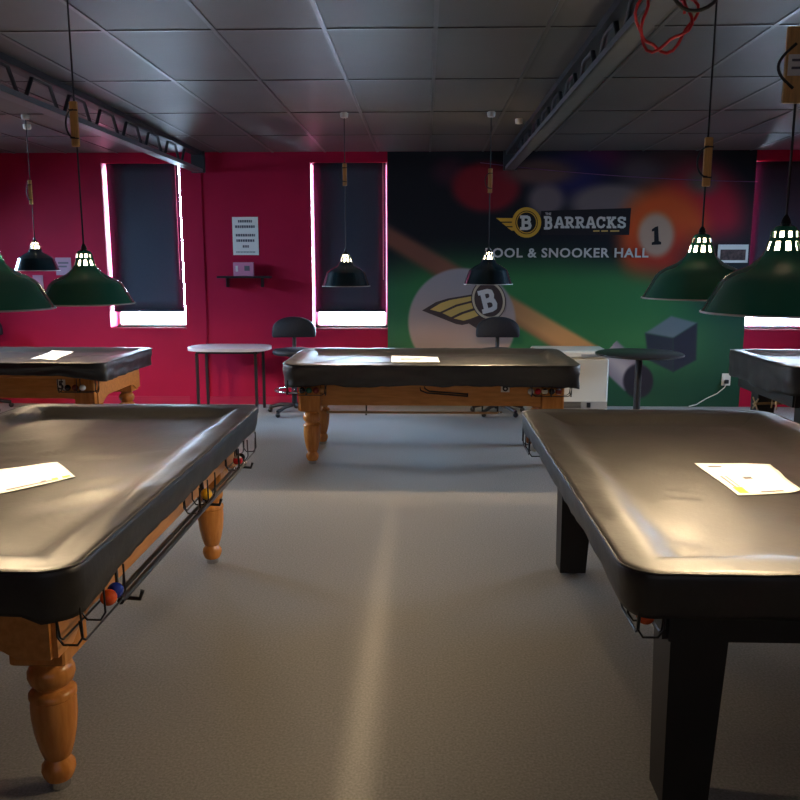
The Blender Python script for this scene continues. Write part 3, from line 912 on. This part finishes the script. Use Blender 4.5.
# --- far table on the right, dark
Gl = (4.06, 6.96, 0)
tG = pool_table(Gl, 0, 'dark far pool table under the window past the mural', 1.20, .66, False, [(-.93, -.45), (.93, -.45), (-.93, .45), (.93, .45)], zt=.82, apron_in=.10, apron_bot=.50)
cG = Cover(1.20, .66, .842, .03, 15.5, [(-.8, -.3, .2, .2, .006, .03)], rough=.006)
build_cover(cG, Gl, 0, 'black vinyl cover on the dark far table under the window past the mural', .24)
rest('snooker_rest', (2.985, 7.20, .39), (4.2, 7.24, .42), .012, 'rest with pale cross head below the dark far table', M['cuewood'], 'cross')
rest('snooker_rest', (3.09, 7.06, .42), (4.3, 7.08, .43), .012, 'rest with pale spider head below the dark far table', M['cuewood'], 'spider')
MB().tube([(-.55, .30, .60), (-.55, .30, .40), (-.55, .26, .39)], .006, 6).tube([(-.5, .10, .60), (-.5, .10, .41), (-.5, .06, .40)], .006, 6).build('rest_hook', M['wire'], tG)

# ------------------------------------------------------------------ pendant lamps
NEAR_P = [(1.0, 0), (.985, .03), (.77, .42), (.70, .49), (.60, .55), (.42, .63), (.33, .70), (.27, .76), (.235, .83), (.20, .95), (.185, .985), (.18, 1.0), (.17, 1.08), (.13, 1.14), (.05, 1.17)]
FAR_P = [(1.0, 0), (.985, .03), (.80, .56), (.70, .64), (.55, .74), (.38, .82), (.32, .88), (.29, .95), (.26, 1.00), (.23, 1.16), (.215, 1.18), (.20, 1.20), (.16, 1.30), (.10, 1.36), (.05, 1.40)]


def lamp(x, y, zr, R, col, far, label, toggle, rose=True, tagw=.035, lf=.30):
    e = empty('pendant_lamp', (x, y, CZ), label, 'pendant lamp')
    P = FAR_P if far else NEAR_P
    z0 = zr - CZ
    ns = 40
    def skip(j, i):
        return (j == 8 and i % 4 in (0, 1)) or (j == 11 and i % 4 in (1, 2))
    sh = MB().lathe([(r * R, h * R) for r, h in P], (0, 0, z0), ns, caps=False, skip=skip).build('shade', M[col], e, smooth=20)
    MB().lathe([(max(r * R - .003, .002), h * R - .001) for r, h in P], (0, 0, z0), ns, caps=False, skip=skip).build('reflector', M['white'], sh, smooth=32)
    MB().tube([(R * math.cos(2 * PI * k / 48), R * math.sin(2 * PI * k / 48), z0) for k in range(48)], .0035, 6, closed=True).build('rim', M['white'], sh, smooth=60)
    top = P[-1][1] * R
    MB().lathe([(.05 * R, top - .003), (.065 * R, top + .003), (.05 * R, top + .016), (.02 * R, top + .028)], (0, 0, z0), 16).build('cord_grip', M['black'], sh, smooth=40)
    hb = .80 * R
    MB().lathe([(.001, -.05), (.02, -.045), (.028, -.028), (.026, -.01), (.016, .012), (.013, .03), (.001, .05)], (0, 0, z0 + P[9][1] * R), 16, caps=False).build('bulb', M['bulb'], e, smooth=179)
    MB().tube([(0, 0, z0 + top + .025), (0, 0, -.02)], .004, 8).build('cord', M['cord'], e, smooth=60)
    if rose: MB().lathe([(.012, -.045), (.03, -.04), (.034, -.02), (.034, 0)], (0, 0, 0), 20).build('ceiling_rose', M['rose'], e, smooth=40)
    if toggle:
        za, zb = toggle
        tg = MB().box((-tagw / 2, -.018, za - CZ), (tagw / 2, -.004, zb - CZ), .003).build('timber_toggle', M['plywood'], e)
        zc = (za + zb) / 2 - CZ; hh = (zb - za) / 2
        MB().tube([(-tagw * 1.2 * math.sin(PI * q / 14), -.02 + .014 * math.sin(PI * q / 14), zc + hh * .62 * math.cos(PI * q / 14)) for q in range(15)], .004, 8).build('cord_loop', M['cord'], tg, smooth=60)
        MB().tube([(-tagw * .55, -.020, zc + hh * .62), (tagw * .55, -.020, zc + hh * .60)], .003, 6).build('cord_wrap', M['cord'], tg)
        MB().tube([(-tagw * .55, -.020, zc - hh * .62), (tagw * .55, -.020, zc - hh * .64)], .003, 6).build('cord_wrap', M['cord'], tg)
    l = bpy.data.lights.new('lamp_light', 'POINT'); l.energy = LAMP_W * (.95 if far else 1.0); l.color = LAMP_COL; l.shadow_soft_size = .03
    lo = bpy.data.objects.new('lamp_light', l); COL.objects.link(lo); lo.parent = e; lo.location = (0, 0, z0 + lf * R)
    return e, sh


lamp(-1.535, 2.81, 1.487, .207, 'green', False, 'green enamel lamp over the near end of the honey table', (2.21, 2.40), lf=.55)
lamp(-1.57, 3.70, 1.460, .210, 'green', False, 'green enamel lamp over the far end of the near honey table', (2.16, 2.355), lf=.70)
lamp(1.112, 2.56, 1.493, .232, 'green', False, 'largest green enamel lamp, over the near end of the black table', None)
lamp(1.187, 3.54, 1.496, .236, 'green', False, 'green enamel lamp over the far end of the near black table', (1.965, 2.165), tagw=.034, lf=.45)
lamp(-.67, 6.86, 1.449, .203, 'navy', True, 'dark teal lamp hanging in front of the middle blind', (2.275, 2.455), tagw=.034)
lamp(.535, 6.86, 1.466, .205, 'navy', True, 'dark green lamp hanging in front of the printed white ball', (2.215, 2.41), tagw=.034)
lamp(-3.33, 6.86, 1.578, .183, 'navy', True, 'small dark lamp against the red wall beyond the truss', (2.13, 2.33), tagw=.03)
lamp(-4.55, 6.86, 1.56, .19, 'navy', True, 'dark lamp at the red wall end of the table numbered 5', None)
lamp(3.45, 6.86, 1.50, .20, 'navy', True, 'dark lamp above the far table under the end window', None)
# big timber piece with a paper note on the cord of the largest lamp
lamp_big = [o for o in COL.objects if o.name.startswith('pendant_lamp') and abs(o.location.x - 1.112) < .005][0]
tz0, tz1 = 2.118, 2.335
tg = MB().box((-.045, -.020, tz0 - CZ), (.015, -.004, tz1 - CZ), .003).build('timber_toggle', M['plywood'], lamp_big)
MB().box((-.040, -.0225, 2.195 - CZ), (.014, -.0205, 2.255 - CZ)).build('paper_note', M['paper'], tg)
for k_ in range(2): MB().box((-.030, -.0238, 2.235 - .022 * k_ - CZ), (.008, -.0232, 2.242 - .022 * k_ - CZ)).build('ink_line', M['ink'], tg)
MB().tube([(-.020 - .045 * math.sin(PI * q / 14), -.022 + .008 * math.sin(PI * q / 14), 2.285 - .126 * q / 14 - CZ) for q in range(15)], .0045, 8).build('cord_loop', M['cord'], tg, smooth=60)

# spare ceiling rose beyond the truss
tag(MB().lathe([(.012, -.045), (.03, -.04), (.034, -.02), (.034, 0)], (0, 0, 0), 20).build('ceiling_rose', M['rose'], smooth=40, loc=(.80, 7.2, CZ)), 'cream ceiling rose without a lamp, beside the mural side truss', 'ceiling fitting')
tag(MB().lathe([(.012, -.045), (.03, -.04), (.034, -.02), (.034, 0)], (0, 0, 0), 20).build('ceiling_rose', M['rose'], smooth=40, loc=(-3.56, 7.35, CZ)), 'cream ceiling rose without a lamp, near the red wall', 'ceiling fitting')

# ------------------------------------------------------------------ things at the back wall
# notice and small sign
e = empty('wall_notice', (-2.04, YW - .002, 1.94), 'white notice of grey text lines pinned on the red wall above the shelf', 'notice')
MB().box((-.147, -.003, -.212), (.147, 0, .212)).build('notice_sheet', M['paper'], e)
rr = random.Random(3)
for zz, w_ in ((.165, .16), (.105, .23), (.01, .22), (-.05, .21), (-.115, .07)):
    k = MB(); x = -w_ / 2
    while x < w_ / 2 - .01:
        q = rr.uniform(.014, .024); k.box((x, -.0045, zz - .014), (min(x + q, w_ / 2), -.0032, zz + .014)); x += q + .006
    k.build('text_line', M['ink'], e)
k = MB(); x = -.11
while x < .11: k.box((x, -.0045, -.184), (x + .012, -.0032, -.172)); x += .017
k.build('text_line', M['ink'], e)

sh = empty('wall_shelf', (-2.05, YW, 1.47), 'narrow dark shelf on the red wall under the notice', 'shelf')
MB().box((-.30, -.16, 0), (.30, 0, .022), .003).build('shelf_board', M['black'], sh)
for sx in (-.2, .2): MB().prism([(sx - .006, -.10), (sx + .006, -.10), (sx + .006, 0), (sx - .006, 0)], -.12, 0).build('bracket', M['black'], sh)
bx = empty('small_box', (-2.055, YW - .085, 1.492), 'small pink card box standing on the dark wall shelf', 'box')
MB().box((-.112, -.03, 0), (.112, .03, .155), .004).build('card_body', M['paperpink'], bx)
MB().box((-.085, -.0325, .05), (-.058, -.0305, .115)).build('pale_mark', M['plate'], bx)
MB().box((0.015, -.0325, .06), (.075, -.0305, .115)).build('dark_mark', M['ink'], bx)

# photo pinned on the mural's dark edge; sheet behind the small dark lamp
e = empty('pinned_photo', (3.44, YW - .016, 1.742), 'small framed group photo pinned at the far dark edge of the mural', 'photo')
MB().box((-.168, -.004, -.10), (.168, 0, .10)).build('white_border', M['paper'], e)
MB().box((-.14, -.0055, -.072), (.14, -.0042, .045)).build('picture_area', mat('dull_brown_print', (.14, .075, .07), .5, noise_scale=26, noise_amt=.8), e)
e = empty('wall_sign', (-4.16, YW - .002, 1.60), 'pale sign on the red wall behind the small dark lamp', 'sign')
MB().box((-.09, -.004, -.10), (.09, 0, .10)).build('sign_sheet', mat('pale_pink_sign', (.42, .25, .34), .6), e)
MB().box((-.06, -.0055, .03), (.06, -.0042, .05)).box((-.06, -.0055, -.01), (.04, -.0042, .008)).build('text_line', M['ink'], e)
e = empty('wall_sign', (-4.47, YW - .002, 1.36), 'lower pale sign on the red wall between the lamp shades', 'sign')
MB().box((-.06, -.004, -.12), (.06, 0, .14)).build('sign_sheet', mat('mauve_sign', (.36, .20, .28), .6), e)

# power outlet with its lead
e = empty('power_outlet', (3.463, YW - .008, .32), 'white power outlet low on the mural with a pale lead', 'outlet')
MB().box((-.05, -.012, -.07), (.05, 0, .07), .004).build('face_plate', M['plate'], e)
MB().box((-.022, -.045, -.045), (.022, -.012, 0), .005).build('plug', M['black'], e)
MB().tube([(0, -.03, -.045), (-.02, -.03, -.09), (-.10, -.03, -.16), (-.22, -.03, -.22), (-.33, -.035, -.29), (-.42, -.06, -.306)], .006, 8).build('lead', M['plate'], e, smooth=60)

# string sagging across the mural
pts = []
for k in range(25):
    u = k / 24; a = wall_pt(480, 163); b = wall_pt(757, 182)
    pts.append((a[0] + (b[0] - a[0]) * u, YW - .03, a[1] + (b[1] - a[1]) * u - .16 * u * (1 - u)))
tag(MB().tube(pts, .004, 6).build('sagging_cable', M['purple'], smooth=60), 'thin purple cable sagging across the top of the mural', 'cable')

# chest freezer
e = empty('chest_freezer', (1.605, 8.90, 0), 'cream white chest freezer with grey vent base in front of the mural', 'freezer')
MB().box((-.385, -.27, .03), (.385, .27, .625), .015).build('cabinet', M['freezer'], e)
MB().box((-.395, -.285, .632), (.395, .275, .705), .015).build('lid', M['freezer'], e)
MB().box((.08, -.290, .648), (.36, -.284, .672)).build('handle', M['greyvent'], e)
v_ = MB().box((-.38, -.276, .075), (.38, -.27, .155)).build('vent_panel', M['greyvent'], e)
k = MB()
for q in range(5): k.box((-.37, -.280, .085 + .014 * q), (.10, -.2755, .091 + .014 * q))
k.box((.16, -.281, .09), (.2, -.2755, .145)); k.build('vent_slot', M['black'], v_)
k = MB()
for sx in (-.33, .33):
    for sy in (-.2, .2): k.lathe([(.02, 0), (.02, .035)], (sx, sy, 0), 12)
k.build('foot', M['black'], e)

# black pedestal bar table in front of the mural
e = empty('bar_table', (2.165, 8.10, 0), 'black round pedestal bar table in front of the mural', 'table')
MB().lathe([(.40, 0), (.435, .008), (.435, .022), (.42, .03)], (0, 0, .72), 48).build('tabletop', M['black'], e, smooth=40)
MB().lathe([(.04, .03), (.034, .06), (.034, .69), (.09, .702), (.09, .72)], (0, 0, 0), 24).build('pedestal', M['black'], e, smooth=40)
MB().lathe([(.24, 0), (.24, .012), (.10, .03), (.04, .035)], (0, 0, 0), 36).build('base', M['black'], e, smooth=40)

# pale topped wall table with thin black legs
e = empty('side_table', (-2.17, 8.84, 0), 'pale topped narrow table with four thin dark legs against the red wall', 'table')
out = []
for k in range(40):
    a = 2 * PI * k / 40
    sx = .455 * (abs(math.cos(a)) ** .55) * (1 if math.cos(a) > 0 else -1); sy = .29 * (abs(math.sin(a)) ** .75) * (1 if math.sin(a) > 0 else -1)
    out.append((sx, sy))
k = MB(); n = len(out)
k.add([(x, y, .69) for x, y in out] + [(x, y, .722) for x, y in out], [tuple(reversed(range(n))), tuple(range(n, 2 * n))] + [(i, (i + 1) % n, n + (i + 1) % n, n + i) for i in range(n)])
k.build('tabletop', M['palelam'], e, smooth=40)
MB().box((-.34, -.17, .655), (.34, .17, .69)).build('apron', M['black'], e)
for sx, sy in ((-.335, -.16), (.315, -.16), (-.315, .16), (.335, .16)):
    MB().box((sx - .014, sy - .014, 0), (sx + .014, sy + .014, .66)).build('leg', M['black'], e)


# drafting stools
def stool(loc, rz, label):
    e = empty('drafting_stool', loc, label, 'stool', rz)
    st = MB()
    for k in range(5):
        a = 2 * PI * k / 5 + .3; c, s_ = math.cos(a), math.sin(a)
        st.tube([(.03 * c, .03 * s_, .10), (.16 * c, .16 * s_, .095), (.29 * c, .29 * s_, .062)], .021, 8)
    b_ = st.build('star_base', M['black'], e, smooth=60)
    for k in range(5):
        a = 2 * PI * k / 5 + .3
        w_ = MB().sphere((.29 * math.cos(a), .29 * math.sin(a), .028), .028, 14, 8); w_.build('caster', M['black'], b_, smooth=179)
    MB().lathe([(.03, .09), (.03, .36), (.02, .365), (.02, .62), (.07, .63), (.07, .645)], (0, 0, 0), 18).build('gas_column', M['black'], e, smooth=40)
    fr = MB().tube([(.21 * math.cos(2 * PI * k / 32), .21 * math.sin(2 * PI * k / 32), .265) for k in range(32)], .012, 8, closed=True)
    for k in range(3):
        a = 2 * PI * k / 3 + .5; fr.tube([(.02 * math.cos(a), .02 * math.sin(a), .30), (.21 * math.cos(a), .21 * math.sin(a), .265)], .009, 8)
    fr.build('foot_ring', M['chrome'], e, smooth=60)
    MB().lathe([(.18, -.035), (.215, -.028), (.23, 0), (.215, .026), (.16, .034)], (0, 0, .685), 32).build('seat', M['cloth'], e, smooth=60)
    MB().tube([(0, .14, .655), (0, .24, .665), (0, .255, .72), (0, .25, .90)], .022, 8).build('back_stem', M['black'], e, smooth=60)
    # backrest: rounded D outline, thick and curved
    prof = [(-.225, .825), (.225, .825), (.238, .84)]
    for k in range(17):
        a = PI * k / 16; prof.append((.238 * math.cos(a), .885 + .165 * math.sin(a) ** .8))
    prof.append((-.238, .84))
    n = len(prof); bk = MB()
    def bend(x): return .225 + .30 * (-x * x)
    for off, sc in ((.030, 1.0), (0.012, 1.02), (-.03, 1.0), (-.045, .93)):
        bk.v += [(x * sc, bend(x * sc) + off, .93 + (z - .93) * sc) for x, z in prof]
    for q in range(3):
        for i in range(n): bk.f.append((q * n + i, q * n + (i + 1) % n, (q + 1) * n + (i + 1) % n, (q + 1) * n + i))
    bk.f.append(tuple(reversed(range(n)))); bk.f.append(tuple(range(3 * n, 4 * n)))
    bk.build('backrest', M['cloth'], e, smooth=50)
    return e


s0 = stool((-1.43, 8.66, 0), .12, 'black drafting stool with chrome foot ring between the pale side table and the middle blind')
s1 = copy_tree(s0); s1.location = (.815, 8.72, 0); s1.rotation_euler = (0, 0, 0); s1['label'] = 'black stool whose backrest shows before the printed white ball'
s2 = copy_tree(s0); s2.location = (-4.98, 8.75, 0); s2.rotation_euler = (0, 0, .4); s2['label'] = 'dark stool behind the table numbered 5, below the lamp shades'

# repeats of one kind belong to one group
GROUPS = {'pool_table': 'pool tables in the hall', 'table_cover': 'vinyl covers on the pool tables', 'pendant_lamp': 'pendant lamps over the tables', 'pool_ball': 'balls in the wire racks',
          'paper_sheet': 'paper sheets on the covers', 'drafting_stool': 'black drafting stools by the back wall', 'roller_blind': 'roller blinds in the back windows', 'cue_rest': 'rest shafts under the tables',
          'snooker_rest': 'rests with heads under the far table', 'ceiling_rose': 'spare ceiling roses', 'lattice_truss': 'lattice trusses under the ceiling', 'wall_sign': 'pale signs on the red wall'}
for o in COL.objects:
    if o.parent is None and o.name.split('.')[0] in GROUPS: o['group'] = GROUPS[o.name.split('.')[0]]
